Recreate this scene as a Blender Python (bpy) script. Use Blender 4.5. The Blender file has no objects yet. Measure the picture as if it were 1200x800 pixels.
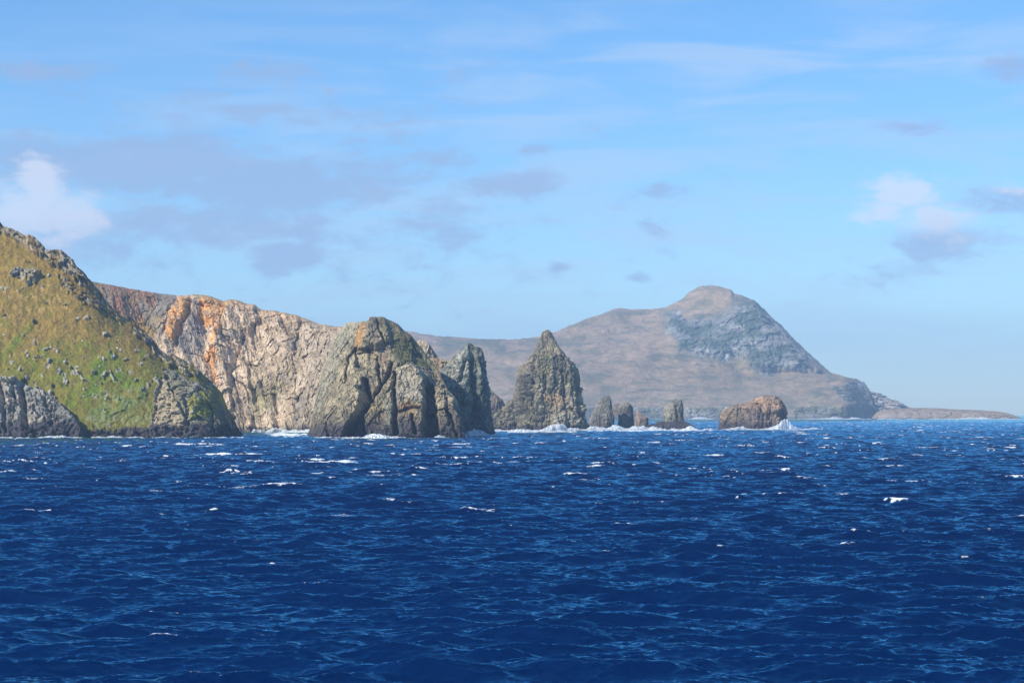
import bpy, math, random
import numpy as np
from mathutils import Vector

# ------------------------------------------------------------------ camera, sky, sun, exposure
SC = bpy.context.scene
COL = SC.collection
F, H, Y0 = 2239.0, 22.0, 484.5          # focal length in photo pixels, eye height (m), eye-level row
cam_d = bpy.data.cameras.new("camera"); cam = bpy.data.objects.new("camera", cam_d); COL.objects.link(cam)
cam_d.sensor_width = 36.0; cam_d.lens = 36.0 * F / 1200.0
cam.location = (0, 0, H); cam.rotation_euler = (math.radians(90), 0, 0)
cam_d.shift_y = (Y0 - 400.0) / 1200.0
cam_d.clip_start = 1.0; cam_d.clip_end = 80000.0
SC.camera = cam

SUN_EL, SUN_AZ = math.radians(38), math.radians(52)   # azimuth measured from straight behind the camera towards the left
SV = Vector((-math.cos(SUN_EL) * math.sin(SUN_AZ), -math.cos(SUN_EL) * math.cos(SUN_AZ), math.sin(SUN_EL)))
sun_d = bpy.data.lights.new("sun", 'SUN'); sun = bpy.data.objects.new("sun", sun_d); COL.objects.link(sun)
sun_d.energy = 4.6; sun_d.angle = math.radians(0.5); sun_d.color = (1.0, 0.94, 0.85)
sun.rotation_euler = (-SV).to_track_quat('-Z', 'Y').to_euler()
sun.location = (-300, -200, 600)

SC.view_settings.view_transform = 'Standard'; SC.view_settings.look = 'None'
SC.view_settings.exposure = 0.6; SC.view_settings.gamma = 1.0
SC.cycles.volume_bounces = 0; SC.cycles.max_bounces = 5; SC.cycles.use_denoising = True; SC.cycles.sample_clamp_direct = 1.25; SC.cycles.sample_clamp_indirect = 4.0
SC.cycles.diffuse_bounces = 2; SC.cycles.glossy_bounces = 3; SC.cycles.transparent_max_bounces = 8

W = bpy.data.worlds.new("World"); SC.world = W; W.use_nodes = True
nt = W.node_tree; N, L = nt.nodes, nt.links

def nd(tree, typ, **kw):
    n = tree.nodes.new(typ)
    for k, v in kw.items(): setattr(n, k, v)
    return n
class G:
    """small helper for math node graphs"""
    def __init__(s, tree): s.t = tree
    def m(s, op, a, b=None, c=None, clamp=False):
        n = nd(s.t, 'ShaderNodeMath', operation=op, use_clamp=clamp)
        for i, v in enumerate((a, b, c)):
            if v is None: continue
            if isinstance(v, (int, float)): n.inputs[i].default_value = v
            else: s.t.links.new(v, n.inputs[i])
        return n.outputs[0]
    def mix(s, f, a, b):
        n = nd(s.t, 'ShaderNodeMix', data_type='RGBA')
        for i, v in ((0, f), (6, a), (7, b)):
            if isinstance(v, (int, float)): n.inputs[i].default_value = v
            elif isinstance(v, tuple): n.inputs[i].default_value = v + (1,)
            else: s.t.links.new(v, n.inputs[i])
        return n.outputs[2]
    def mul(s, a, b):
        n = nd(s.t, 'ShaderNodeMix', data_type='RGBA', blend_type='MULTIPLY'); n.inputs[0].default_value = 1
        for i, v in ((6, a), (7, b)):
            if isinstance(v, tuple): n.inputs[i].default_value = v + (1,)
            else: s.t.links.new(v, n.inputs[i])
        return n.outputs[2]
    def step(s, x, lo, hi):
        n = nd(s.t, 'ShaderNodeMapRange', interpolation_type='SMOOTHSTEP')
        s.t.links.new(x, n.inputs[0]); n.inputs[1].default_value = lo; n.inputs[2].default_value = hi
        return n.outputs[0]
    def noise(s, vec, scale, detail=4, rough=0.55, dist=0.0):
        n = nd(s.t, 'ShaderNodeTexNoise'); n.inputs['Scale'].default_value = scale
        n.inputs['Detail'].default_value = detail; n.inputs['Roughness'].default_value = rough
        n.inputs['Distortion'].default_value = dist
        s.t.links.new(vec, n.inputs['Vector']); return n.outputs['Fac']

def build_sky():
    g = G(nt)
    sky = nd(nt, 'ShaderNodeTexSky', sky_type='NISHITA', sun_disc=False)
    sky.sun_elevation = SUN_EL
    # sun_rotation is measured clockwise from +Y seen from above
    sky.sun_rotation = math.atan2(SV.x, SV.y)
    sky.altitude = 0; sky.air_density = 1.0; sky.dust_density = 0.15; sky.ozone_density = 2.0
    bg = N["Background"]; bg.inputs[1].default_value = 0.1
    tc = nd(nt, 'ShaderNodeTexCoord'); sp = nd(nt, 'ShaderNodeSeparateXYZ')
    L.new(tc.outputs['Generated'], sp.inputs[0])
    x, y, z = sp.outputs
    az = g.m('ARCTAN2', x, y)                           # radians, 0 straight ahead
    hor = g.m('SQRT', g.m('ADD', g.m('MULTIPLY', x, x), g.m('MULTIPLY', y, y)))
    el = g.m('ARCTAN2', z, hor)
    cv = nd(nt, 'ShaderNodeCombineXYZ'); L.new(az, cv.inputs[0]); L.new(g.m('MULTIPLY', el, 2.3), cv.inputs[1])
    vec = cv.outputs[0]
    n1 = g.noise(vec, 17, 8, 0.66, 0.5); n2 = g.noise(vec, 50, 7, 0.68, 0.4)
    cv2 = nd(nt, 'ShaderNodeCombineXYZ'); L.new(az, cv2.inputs[0]); L.new(g.m('MULTIPLY', el, 7.0), cv2.inputs[1])
    n3 = g.noise(cv2.outputs[0], 9, 5, 0.55, 0.5)
    def blob(px, py, rx, ry, s=1.0):
        a = math.atan((px - 600) / F); e = math.atan((Y0 - py) / F * math.cos(a))
        dx = g.m('DIVIDE', g.m('SUBTRACT', az, a), rx / F); dy = g.m('DIVIDE', g.m('SUBTRACT', el, e), ry / F)
        r = g.m('ADD', g.m('MULTIPLY', dx, dx), g.m('MULTIPLY', dy, dy))
        return g.m('MULTIPLY', g.m('EXPONENT', g.m('MULTIPLY', r, -0.7)), s)
    def summed(lst):
        o = None
        for b in lst:
            v = blob(*b); o = v if o is None else g.m('MAXIMUM', o, v)
        return o
    grey = summed([(330, 225, 420, 150, .46), (900, 180, 420, 150, .12), (150, 190, 190, 38, .95), (330, 215, 190, 36, .95), (230, 262, 190, 34, .8), (80, 290, 170, 45, .65), (60, 82, 80, 13, .72), (320, 82, 95, 18, .55),
                   (300, 128, 95, 9, .6), (540, 188, 60, 16, .6), (605, 215, 85, 20, .72), (455, 205, 60, 16, .7), (625, 174, 30, 10, .7),
                   (780, 222, 42, 13, .7), (764, 262, 24, 14, .6), (525, 276, 42, 18, .8), (328, 302, 48, 24, .9),
                   (655, 313, 16, 8, .7), (745, 324, 22, 9, .6), (460, 145, 40, 8, .55), (1185, 78, 36, 20, .8),
                   (1065, 150, 52, 12, .6), (1110, 285, 70, 26, .8), (1060, 315, 80, 22, .55), (1180, 235, 60, 18, .75), (690, 342, 30, 10, .5)])
    gm = g.step(g.m('ADD', grey, g.m('MULTIPLY', g.m('SUBTRACT', g.m('ADD', g.m('MULTIPLY', n1, .55), g.m('MULTIPLY', n2, .45)), .5), 2.6)), 0.26, 0.78)
    white = summed([(48, 218, 34, 36, 1), (28, 246, 50, 36, 1), (88, 250, 46, 32, .95), (60, 285, 60, 40, .6), (1062, 226, 42, 20, 1), (1030, 248, 46, 20, .85), (1100, 258, 60, 22, .85), (1130, 282, 50, 22, .6), (1190, 222, 36, 12, .7)])
    wm = g.step(g.m('ADD', white, g.m('MULTIPLY', g.m('SUBTRACT', g.m('ADD', g.m('MULTIPLY', n1, .5), g.m('MULTIPLY', n2, .5)), .5), 2.8)), 0.36, 0.95)
    veil = g.m('MULTIPLY', g.step(n3, .40, .66), g.m('ADD', blob(980, 75, 460, 60, .55), blob(600, 260, 800, 150, .65)))
    c = nd(nt, 'ShaderNodeHueSaturation'); c.inputs['Saturation'].default_value = 1.22; c.inputs['Hue'].default_value = 0.498
    L.new(sky.outputs[0], c.inputs['Color'])
    base = g.mul(c.outputs[0], (0.72, 0.93, 1.14))
    o = g.mix(g.m('MULTIPLY', veil, .7), base, (3.9, 4.9, 6.3))
    o = g.mix(g.m('MULTIPLY', gm, .72), o, (2.4, 3.25, 5.0))
    o = g.mix(g.m('MULTIPLY', wm, .7), o, (6.0, 6.2, 6.9))
    L.new(o, bg.inputs[0])
build_sky()

# ------------------------------------------------------------------ array noise
RNG = np.random.default_rng(11)
PERM = RNG.permutation(512)
GR = RNG.normal(size=(512, 3)); GR /= np.linalg.norm(GR, axis=1)[:, None]
RV = RNG.random((512, 7))
def hsh(ix, iy, iz): return PERM[(PERM[(PERM[ix & 511] + iy) & 511] + iz) & 511]
def perlin(p):
    i = np.floor(p).astype(np.int64); f = p - i; u = f * f * f * (f * (f * 6 - 15) + 10)
    out = 0
    for a in (0, 1):
        wx = u[:, 0] if a else 1 - u[:, 0]
        for b in (0, 1):
            wy = u[:, 1] if b else 1 - u[:, 1]
            for c in (0, 1):
                wz = u[:, 2] if c else 1 - u[:, 2]
                g = GR[hsh(i[:, 0] + a, i[:, 1] + b, i[:, 2] + c)]
                out = out + wx * wy * wz * (g[:, 0] * (f[:, 0] - a) + g[:, 1] * (f[:, 1] - b) + g[:, 2] * (f[:, 2] - c))
    return out * 1.5
def fbm(p, s, o=4, gain=0.5):
    q = np.asarray(p) / s; r = 0; a = 1; t = 0
    for k in range(o):
        r = r + a * perlin(q + k * 17.3); t += a; a *= gain; q = q * 2.03
    return r / t
def ridged(p, s, o=4):
    q = np.asarray(p) / s; r = 0; a = 1; t = 0
    for k in range(o):
        r = r + a * (1 - 2.2 * np.abs(perlin(q + k * 9.1))); t += a; a *= .5; q = q * 2.07
    return r / t
def facet(p, s):
    """broken rock: every cell is a tilted plane. returns displacement (-1..1), random, edge distance"""
    q = np.asarray(p) / s; b = np.floor(q - .5).astype(np.int64)
    f1 = np.full(len(q), 9.); f2 = f1.copy(); d = np.zeros(len(q)); r = np.zeros(len(q))
    for a in (0, 1):
        for c in (0, 1):
            for e in (0, 1):
                i = b + np.array([a, c, e]); h = hsh(i[:, 0], i[:, 1], i[:, 2]); v = RV[h]
                off = q - (i + .15 + .7 * v[:, :3]); dd = (off ** 2).sum(1)
                m = dd < f1
                f2 = np.where(m, f1, np.minimum(f2, dd))
                d = np.where(m, (off * (v[:, 3:6] - .5) * 2.6).sum(1) + (v[:, 6] - .5) * .9, d)
                r = np.where(m, v[:, 6], r); f1 = np.where(m, dd, f1)
    return d, r, np.sqrt(f2) - np.sqrt(f1)
def sst(x, a, b):
    t = np.clip((x - a) / (b - a), 0, 1); return t * t * (3 - 2 * t)
def lerp(a, b, t): return a + (b - a) * t
def cmix(c, col, w): return c + (np.array(col)[None, :] - c) * w[:, None]
def pl(x, pts): p = np.array(pts, float); return np.interp(x, p[:, 0], p[:, 1])
def seg_dist(px, py, pts):
    d = np.full(px.shape, 1e9)
    for (x0, y0), (x1, y1) in zip(pts[:-1], pts[1:]):
        dx, dy = x1 - x0, y1 - y0
        t = np.clip(((px - x0) * dx + (py - y0) * dy) / (dx * dx + dy * dy + 1e-9), 0, 1)
        d = np.minimum(d, np.hypot(px - x0 - t * dx, py - y0 - t * dy))
    return d
def poly_sd(px, py, pts):
    """signed distance, positive inside"""
    ins = np.zeros(px.shape, bool); P = list(pts) + [pts[0]]
    for (x0, y0), (x1, y1) in zip(P[:-1], P[1:]):
        if y0 == y1: continue
        c = ((y0 > py) != (y1 > py)) & (px < (x1 - x0) * (py - y0) / (y1 - y0) + x0); ins ^= c
    d = seg_dist(px, py, P); return np.where(ins, d, -d)
def wob(px, py, s=9., a=2.5, seed=0.):
    """wobbled picture coordinates so that traced outlines are ragged"""
    q = np.stack([px, py, np.full(px.shape, seed)], 1)
    return px + a * fbm(q + 3.1, s, 3), py + a * fbm(q + 51.7, s, 3)

# ------------------------------------------------------------------ objects
def link_mesh(name, V, Fc, mat=None, parent=None, smooth=False, cols=None, attrs=None):
    me = bpy.data.meshes.new(name)
    V = np.asarray(V, np.float32); Fc = np.asarray(Fc, np.int32); k = Fc.shape[1]
    me.vertices.add(len(V)); me.vertices.foreach_set('co', V.ravel())
    me.loops.add(Fc.size); me.loops.foreach_set('vertex_index', Fc.ravel())
    me.polygons.add(len(Fc)); me.polygons.foreach_set('loop_start', np.arange(0, Fc.size, k, dtype=np.int32))
    me.polygons.foreach_set('loop_total', np.full(len(Fc), k, np.int32))
    me.polygons.foreach_set('use_smooth', np.full(len(Fc), smooth, bool))
    me.update(calc_edges=True)
    if cols is not None:
        a = me.color_attributes.new('Col', 'FLOAT_COLOR', 'POINT')
        c = np.ones((len(V), 4), np.float32); c[:, :3] = np.clip(cols, 0.004, .9); a.data.foreach_set('color', c.ravel())
    for nme, arr in (attrs or {}).items():
        a = me.attributes.new(nme, 'FLOAT', 'POINT'); a.data.foreach_set('value', np.asarray(arr, np.float32))
    o = bpy.data.objects.new(name, me); COL.objects.link(o)
    if mat: me.materials.append(mat)
    if parent: o.parent = parent
    return o
def tag(o, label=None, cat=None, group=None, kind=None):
    for k, v in (('label', label), ('category', cat), ('group', group), ('kind', kind)):
        if v: o[k] = v
    return o
def grid_faces(r, c, wrap=False):
    i = np.arange(r - 1)[:, None]; j = np.arange(c if wrap else c - 1)[None, :]; j2 = (j + 1) % c
    return np.stack([i * c + j, i * c + j2, (i + 1) * c + j2, (i + 1) * c + j], -1).reshape(-1, 4)

def land_material(name, fine=2.5, bump=0.6, var=0.35, dist=1.0):
    m = bpy.data.materials.new(name); m.use_nodes = True; t = m.node_tree; g = G(t)
    b = t.nodes['Principled BSDF']; b.inputs['Roughness'].default_value = .92; b.inputs['Specular IOR Level'].default_value = .18
    at = nd(t, 'ShaderNodeVertexColor', layer_name='Col'); tc = nd(t, 'ShaderNodeTexCoord')
    v = tc.outputs['Object']
    n1 = g.noise(v, 1 / (fine * 4), 6, .62, .6); n2 = g.noise(v, 1 / fine, 5, .65)
    k = g.m('ADD', 1 - var, g.m('MULTIPLY', g.m('ADD', n1, n2), var))
    kc = nd(t, 'ShaderNodeCombineColor')
    for i in range(3): t.links.new(k, kc.inputs[i])
    t.links.new(g.mul(at.outputs[0], kc.outputs[0]), b.inputs['Base Color'])
    bm = nd(t, 'ShaderNodeBump'); bm.inputs['Strength'].default_value = bump; bm.inputs['Distance'].default_value = dist
    t.links.new(g.m('ADD', n1, n2), bm.inputs['Height']); t.links.new(bm.outputs[0], b.inputs['Normal'])
    return m
M_ROCK = land_material('weathered_rock', 2.2, .7, .55, 2.0)
M_HILL = land_material('grassy_slope', 1.6, .9, .6, 1.6)
M_FAR = land_material('distant_slope', 14., .5, .4, 6.)

GREY = (.27, .24, .19); PALE = (.52, .42, .31); TAN = (.36, .28, .17); ORANGE = (.56, .27, .07); DARK = (.055, .048, .055)
GREEN = (.115, .17, .008); DRY = (.25, .165, .035); YELL = (.27, .26, .025); SLATE = (.145, .145, .125); RUST = (.22, .11, .07)

def to_world(px, py, Y): return np.stack([(px - 600) / F * Y, Y, H + (Y0 - py) / F * Y], 1)

def relief(name, x0, x1, step, top, base_y, rows, yfun, disp, colour, mat, back=(260, 14), smooth=True):
    """coast seen from the sea: a sheet from under the water to the skyline, then down the far side"""
    cols = np.arange(x0, x1 + step, step); nc = len(cols)
    ty = pl(cols, top)
    v = np.linspace(0, 1, rows)
    PX = np.tile(cols, (rows, 1)); PY = base_y + (ty[None, :] - base_y) * v[:, None]
    TY = np.tile(ty, (rows, 1))
    px, py, tyf = PX.ravel(), PY.ravel(), TY.ravel()
    Y = yfun(px, py, tyf)
    P = to_world(px, py, Y)
    D, C = disp(P, px, py, tyf), None
    C = colour(P, px, py, tyf, D)
    P = P + D[:, :3]
    # far side
    T = P[-nc:]; bw, nb = back; B = []; cb = []
    for k in range(1, nb + 1):
        t = k / nb; q = T.copy(); q[:, 1] += bw * t
        q[:, 2] = T[:, 2] * (1 - t ** 1.3) - 8 * t
        q[:, 2] += fbm(q, 30, 3) * 8 * math.sin(math.pi * min(t * 1.0, 1)) - 3 * min(t * 4, 1)
        q[:, 0] = T[:, 0] * (1 + bw * t / T[:, 1])
        B.append(q); cb.append(C[-nc:])
    V = np.concatenate([P] + B); C = np.concatenate([C] + cb)
    o = link_mesh(name, V, grid_faces(rows + nb, nc), mat, smooth=smooth, cols=C)
    return o

def rockdisp(P, s, amp, stretch=(1, 1, .55), warp=.5, seed=0, ck=1.):
    """crag relief: warped facets on three scales plus ridges"""
    q = P / np.array(stretch) + seed * 31.7
    w = np.stack([fbm(q + 7, s * 1.6, 3), fbm(q + 77, s * 1.6, 3), fbm(q + 177, s * 1.6, 3)], 1) * s * warp
    a, ra, ea = facet(q + w, s); b, rb, eb = facet(q + w * .6 + 5, s * .38); c, rc, ec = facet(q + w * .3 + 9, s * .15)
    d = a * .62 + b * .33 + c * .17 + ridged(q, s * .8, 4) * .28
    crack = np.exp(-(ea / .07) ** 2) * .5 + np.exp(-(eb / .09) ** 2) * .28
    crack = crack * ck
    return (d - crack) * amp, ra * .5 + rb * .3 + rc * .2, crack

# ------------------------------------------------------------------ sea
def ocean_tile(Lt, n, lmin, lmax, wind_deg, spread, seed, lp):
    rg = np.random.default_rng(seed)
    k1 = 2 * np.pi * np.fft.fftfreq(n, Lt / n); KX, KY = np.meshgrid(k1, k1, indexing='xy')
    K = np.hypot(KX, KY); K[0, 0] = 1e-6
    kp = 2 * np.pi / lp
    th = np.arctan2(KY, KX) - math.radians(wind_deg)
    S = np.exp(-1.25 * (kp / K) ** 2) * K ** -3.45 * np.abs(np.cos(th)) ** spread
    lam = 2 * np.pi / K
    S = S * sst(lam, lmin * .8, lmin * 1.2) * (1 - sst(lam, lmax * .8, lmax * 1.2)); S[0, 0] = 0
    A = np.sqrt(S) * (rg.normal(size=(n, n)) + 1j * rg.normal(size=(n, n)))
    f = lambda X: np.fft.ifft2(X).real * n * n / Lt
    B = A * (sst(lam, 8, 13) if lmax > 20 else 1)
    cx, cy = 1j * KX / K, 1j * KY / K
    return dict(L=Lt, n=n, f=[f(A), f(A * cx), f(A * cy), f(B * cx * 1j * KX), f(B * cy * 1j * KY), f(B * cx * 1j * KY)])
def sample(t, X, Y, which):
    u = (X / t['L'] % 1) * t['n']; v = (Y / t['L'] % 1) * t['n']
    i = u.astype(np.int32); j = v.astype(np.int32); a = u - i; b = v - j
    i %= t['n']; j %= t['n']; i2 = (i + 1) % t['n']; j2 = (j + 1) % t['n']; r = []
    w00, w10, w01, w11 = (1 - a) * (1 - b), a * (1 - b), (1 - a) * b, a * b
    for w in which:
        f = t['f'][w].astype(np.float32)
        r.append(f[j, i] * w00 + f[j, i2] * w10 + f[j2, i] * w01 + f[j2, i2] * w11)
    return r

# foam on the water: ellipses (px, distance, half-width px, half-depth m, strength)
FOAM_SPOTS = [(335, 1960, 36, 200, 1.1), (345, 1800, 22, 50, .5), (60, 1690, 60, 18, .6), (200, 1695, 80, 14, .35), (460, 1690, 90, 16, .5), (556, 1900, 28, 120, .9),
              (640, 2330, 60, 110, .95), (600, 2250, 45, 60, .7), (740, 2400, 70, 130, .95), (800, 2450, 60, 140, .95),
              (900, 2560, 70, 60, 1.0), (935, 2620, 50, 70, .7), (700, 2150, 120, 120, .28), (860, 2250, 160, 200, .22), (1000, 3200, 250, 600, .12)]
def build_sea():
    st = 0.0012
    Ys = [120.0]
    while Ys[-1] < 5200: Ys.append(Ys[-1] * (1 + st))
    while Ys[-1] < 21000: Ys.append(Ys[-1] * 1.006)
    Ys = np.array(Ys); nr = len(Ys); tn = np.linspace(-.345, .345, 1180); nc = len(tn)
    Yg = np.repeat(Ys, nc); X = (Ys[:, None] * tn[None, :]).ravel()
    z = np.zeros_like(X); dx = z.copy(); dy = z.copy(); jxx = z + 1; jyy = z + 1; jxy = z.copy()
    tiles = [(ocean_tile(430, 1024, 4.5, 60, 81, 8.0, 1, 22), .80, 9, 9e9, 0), (ocean_tile(287, 512, 4.5, 45, 98, 7.0, 2, 17), .58, -14, 9e9, 0),
             (ocean_tile(61, 512, .55, 5.2, 81, 6, 3, 22), .46, 9, 2200, 0), (ocean_tile(43, 512, .45, 5.2, 98, 5, 4, 22), .40, -14, 2200, 0)]
    # normalise on the wave height of the long-wave tile
    s0 = tiles[0][0]['f'][0].std(); sc = .50 / s0
    gust = fbm(np.stack([X / 1.6, Yg, z], 1), 260, 3)       # wind patches: rougher and calmer water
    for t, w, rot, far, _ in tiles:
        c, s = math.cos(math.radians(rot)), math.sin(math.radians(rot))
        Xr, Yr = X * c + Yg * s, -X * s + Yg * c
        # rotate the field back so that the crests keep their heading
        h_, a, b, xx, yy, xy = sample(t, Xr, Yr, range(6))
        k = w * sc * (1 - sst(Yg, far * .55, far)) * (1 + .45 * gust)
        cf = .8 if far > 1e6 else .4
        z += h_ * k; dx += (a * c - b * s) * k * cf; dy += (a * s + b * c) * k * cf
        if far > 1e6:
            jxx += xx * k; jyy += yy * k; jxy += xy * k
        else:
            jxx += xx * k * .10; jyy += yy * k * .10; jxy += xy * k * .10
    ch = 1.0
    J = (1 + ch * (jxx - 1)) * (1 + ch * (jyy - 1)) - (ch * jxy) ** 2
    print('sea', len(X), 'J', np.percentile(J, [.3, 1, 3, 10, 50]), 'z', z.std())
    zz = z.reshape(nr, nc); print('slope x', (np.diff(zz[:900:9], axis=1) / np.diff(X.reshape(nr, nc)[:900:9], axis=1)).std(), 'y', (np.diff(zz[:900], axis=0)[::9] / np.diff(Ys[:900])[::9, None]).std())
    patch = fbm(np.stack([X, Yg, z * 0], 1), 60, 3)
    fine = fbm(np.stack([X, Yg * .6, z * 0], 1), 1.6, 3) * (1 - sst(Yg, 900, 2500)) + fbm(np.stack([X, Yg * .5, z * 0 + 9], 1), 6, 2) * .6
    q1, q3 = np.percentile(J, [.25, 3.2])
    dens = .25 + .75 * sst(Yg, 250, 900) 
    lng = fbm(np.stack([X * .5, Yg, z * 0 + 14], 1), 2.6, 3)
    foam = sst(-(J - q3) / (q3 - q1) + patch * 1.5 + fine * .6 + lng * 1.7 - (1 - dens) * .7, .36, 1.4) * (.45 + .55 * sst(patch + lng * .5, -.25, .3))
    # thin old foam drawn out in streaks down the wind
    streak = fbm(np.stack([X * .25 + Yg * .04, Yg * .55 - X * .04, z * 0 + 4], 1), 7, 4)
    foam = np.maximum(foam, sst(streak + patch * .5, .36, .64) * .5 * sst(Yg, 140, 500))
    pxs = 600 + F * X / Yg
    near = np.zeros_like(X)
    for a, b, ra, rb, s in FOAM_SPOTS:
        near = np.maximum(near, s * np.exp(-(((pxs - a) / ra) ** 2 + ((Yg - b) / rb) ** 2)))
    fn = fbm(np.stack([X / 9, Yg / 22, z * 0 + 2], 1), 1, 4)
    foam = np.maximum(foam, sst(near + fn * .9, .55, .85) * .95)
    V = np.stack([X + dx, Yg + dy, z], 1)
    return link_mesh('sea', V, grid_faces(nr, nc), sea_material(), smooth=True, attrs={'foam': foam, 'shallow': np.clip(near * 1.2, 0, 1)})

def sea_material():
    m = bpy.data.materials.new('open_sea_water'); m.use_nodes = True; t = m.node_tree; g = G(t)
    b = t.nodes['Principled BSDF']; out = t.nodes['Material Output']
    tc = nd(t, 'ShaderNodeTexCoord'); v = tc.outputs['Object']
    mp = nd(t, 'ShaderNodeMapping'); mp.inputs['Scale'].default_value = (.5, 1.25, 1); mp.inputs['Rotation'].default_value = (0, 0, .16); t.links.new(v, mp.inputs[0])
    n1 = g.noise(mp.outputs[0], 1.4, 6, .62, .5); n2 = g.noise(mp.outputs[0], .3, 4, .55, .4)
    bm = nd(t, 'ShaderNodeBump'); bm.inputs['Strength'].default_value = 1; bm.inputs['Distance'].default_value = 1
    t.links.new(g.m('ADD', g.m('MULTIPLY', n1, .07), g.m('MULTIPLY', n2, .10)), bm.inputs['Height'])
    sh = nd(t, 'ShaderNodeAttribute', attribute_name='shallow'); fo = nd(t, 'ShaderNodeAttribute', attribute_name='foam')
    col = g.mix(g.m('MULTIPLY', sh.outputs['Fac'], .55), (.0001, .0072, .044), (.004, .12, .18))
    t.nodes.remove(b); body = nd(t, 'ShaderNodeBsdfDiffuse'); gl = nd(t, 'ShaderNodeBsdfAnisotropic'); fr = nd(t, 'ShaderNodeFresnel')
    t.links.new(col, body.inputs[0]); gl.inputs[0].default_value = (.34, .82, 1, 1); gl.inputs['Roughness'].default_value = .07; fr.inputs[0].default_value = 1.75
    for q in (gl, fr): t.links.new(bm.outputs[0], q.inputs['Normal'])
    wat = nd(t, 'ShaderNodeMixShader'); t.links.new(fr.outputs[0], wat.inputs[0]); t.links.new(body.outputs[0], wat.inputs[1]); t.links.new(gl.outputs[0], wat.inputs[2]); b = wat
    f = nd(t, 'ShaderNodeBsdfDiffuse'); f.inputs[0].default_value = (.78, .82, .85, 1)
    mf = nd(t, 'ShaderNodeMapping'); mf.inputs['Scale'].default_value = (.7, 1.3, 1.3); t.links.new(v, mf.inputs[0]); n3 = g.noise(mf.outputs[0], 1.5, 6, .75); n4 = g.noise(mf.outputs[0], .32, 5, .7)
    k = g.step(g.m('ADD', fo.outputs['Fac'], g.m('MULTIPLY', g.m('SUBTRACT', g.m('ADD', g.m('MULTIPLY', n3, .5), g.m('MULTIPLY', n4, .5)), .5), 3.2)), .32, .95)
    k = g.m('MULTIPLY', g.m('MULTIPLY', k, .8), g.step(fo.outputs['Fac'], .02, .25))
    mx = nd(t, 'ShaderNodeMixShader'); t.links.new(k, mx.inputs[0]); t.links.new(b.outputs[0], mx.inputs[1]); t.links.new(f.outputs[0], mx.inputs[2])
    t.links.new(mx.outputs[0], out.inputs[0])
    return m
tag(build_sea(), kind='structure')

# ------------------------------------------------------------------ the near hill with its sea cliffs
HILL_TOP = [(-200, 180), (-100, 222), (-40, 252), (0, 265), (12, 270), (30, 278), (44, 284), (52, 292), (58, 297), (66, 296), (75, 298), (85, 304), (90, 314), (100, 322), (105, 330),
            (114, 340), (122, 351), (140, 369), (154, 376), (164, 386), (175, 396), (189, 412), (200, 420), (212, 424), (222, 431), (232, 433), (246, 446), (259, 459), (267, 477), (274, 490), (280, 503), (286, 511), (292, 516)]
def hill_y(px, py, ty):
    Y = 1712 + 262 * np.clip((514 - py) / 248, -.05, 2)
    e = np.clip(py - ty, 0, 400)
    Y += (40 * np.exp(-e / 7) + 55 * np.exp(-e / 28)) * sst(px, 60, 160) + 16 * np.exp(-e / 6)
    Y += 60 * sst(px, 225, 292)
    # gullies running down the slope
    q = np.stack([px + (py - 400) * .35, py * .6, px * 0], 1)
    Y += 9 * fbm(q, 46, 3) * sst(py - ty, 0, 40)
    return Y
CL_L = [(-210, 440), (-120, 446), (-60, 440), (0, 449), (15, 453), (24, 450), (30, 452), (38, 458), (50, 461), (60, 470), (78, 480), (90, 492), (97, 503), (101, 520), (-210, 520)]
BUT = [(186, 444), (196, 438), (206, 436), (222, 446), (238, 452), (252, 458), (262, 474), (276, 500), (292, 520), (172, 520), (177, 498), (180, 470)]
CRAG1 = [(158, 372), (172, 386), (184, 404), (198, 418), (207, 430), (200, 434), (186, 420), (172, 406), (158, 394)]
CRAG2 = [(204, 420), (218, 424), (236, 436), (240, 446), (226, 440), (210, 434)]
SKYR = [(-60, 240), (0, 262), (30, 276), (50, 283), (60, 294), (75, 296), (90, 312), (105, 326), (118, 342), (128, 356), (112, 348), (98, 334), (80, 322), (60, 312), (46, 302), (20, 284), (0, 274), (-60, 255)]
BAND = [(66, 318), (80, 326), (100, 343), (126, 360), (148, 376), (140, 380), (118, 364), (95, 354), (76, 342)]
OUTC = [(12, 318), (24, 314), (40, 315), (47, 320), (42, 333), (34, 336), (26, 328), (14, 324)]
SCREE = [(118, 460), (150, 452), (178, 450), (180, 505), (105, 505), (95, 490), (112, 476)]
def hill_w(px, py):
    x, y = wob(px, py, 8, 4.5)
    w = {}
    for n, p, s in (('cl', CL_L, 2.0), ('bu', BUT, 3.0), ('c1', CRAG1, 1.5), ('c2', CRAG2, 1.5), ('sk', SKYR, 2.0), ('ba', BAND, 2.0), ('ou', OUTC, 1.5), ('sc', SCREE, 8.)):
        w[n] = sst(poly_sd(x, y, p), -s * .5, s)
    return w
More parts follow.
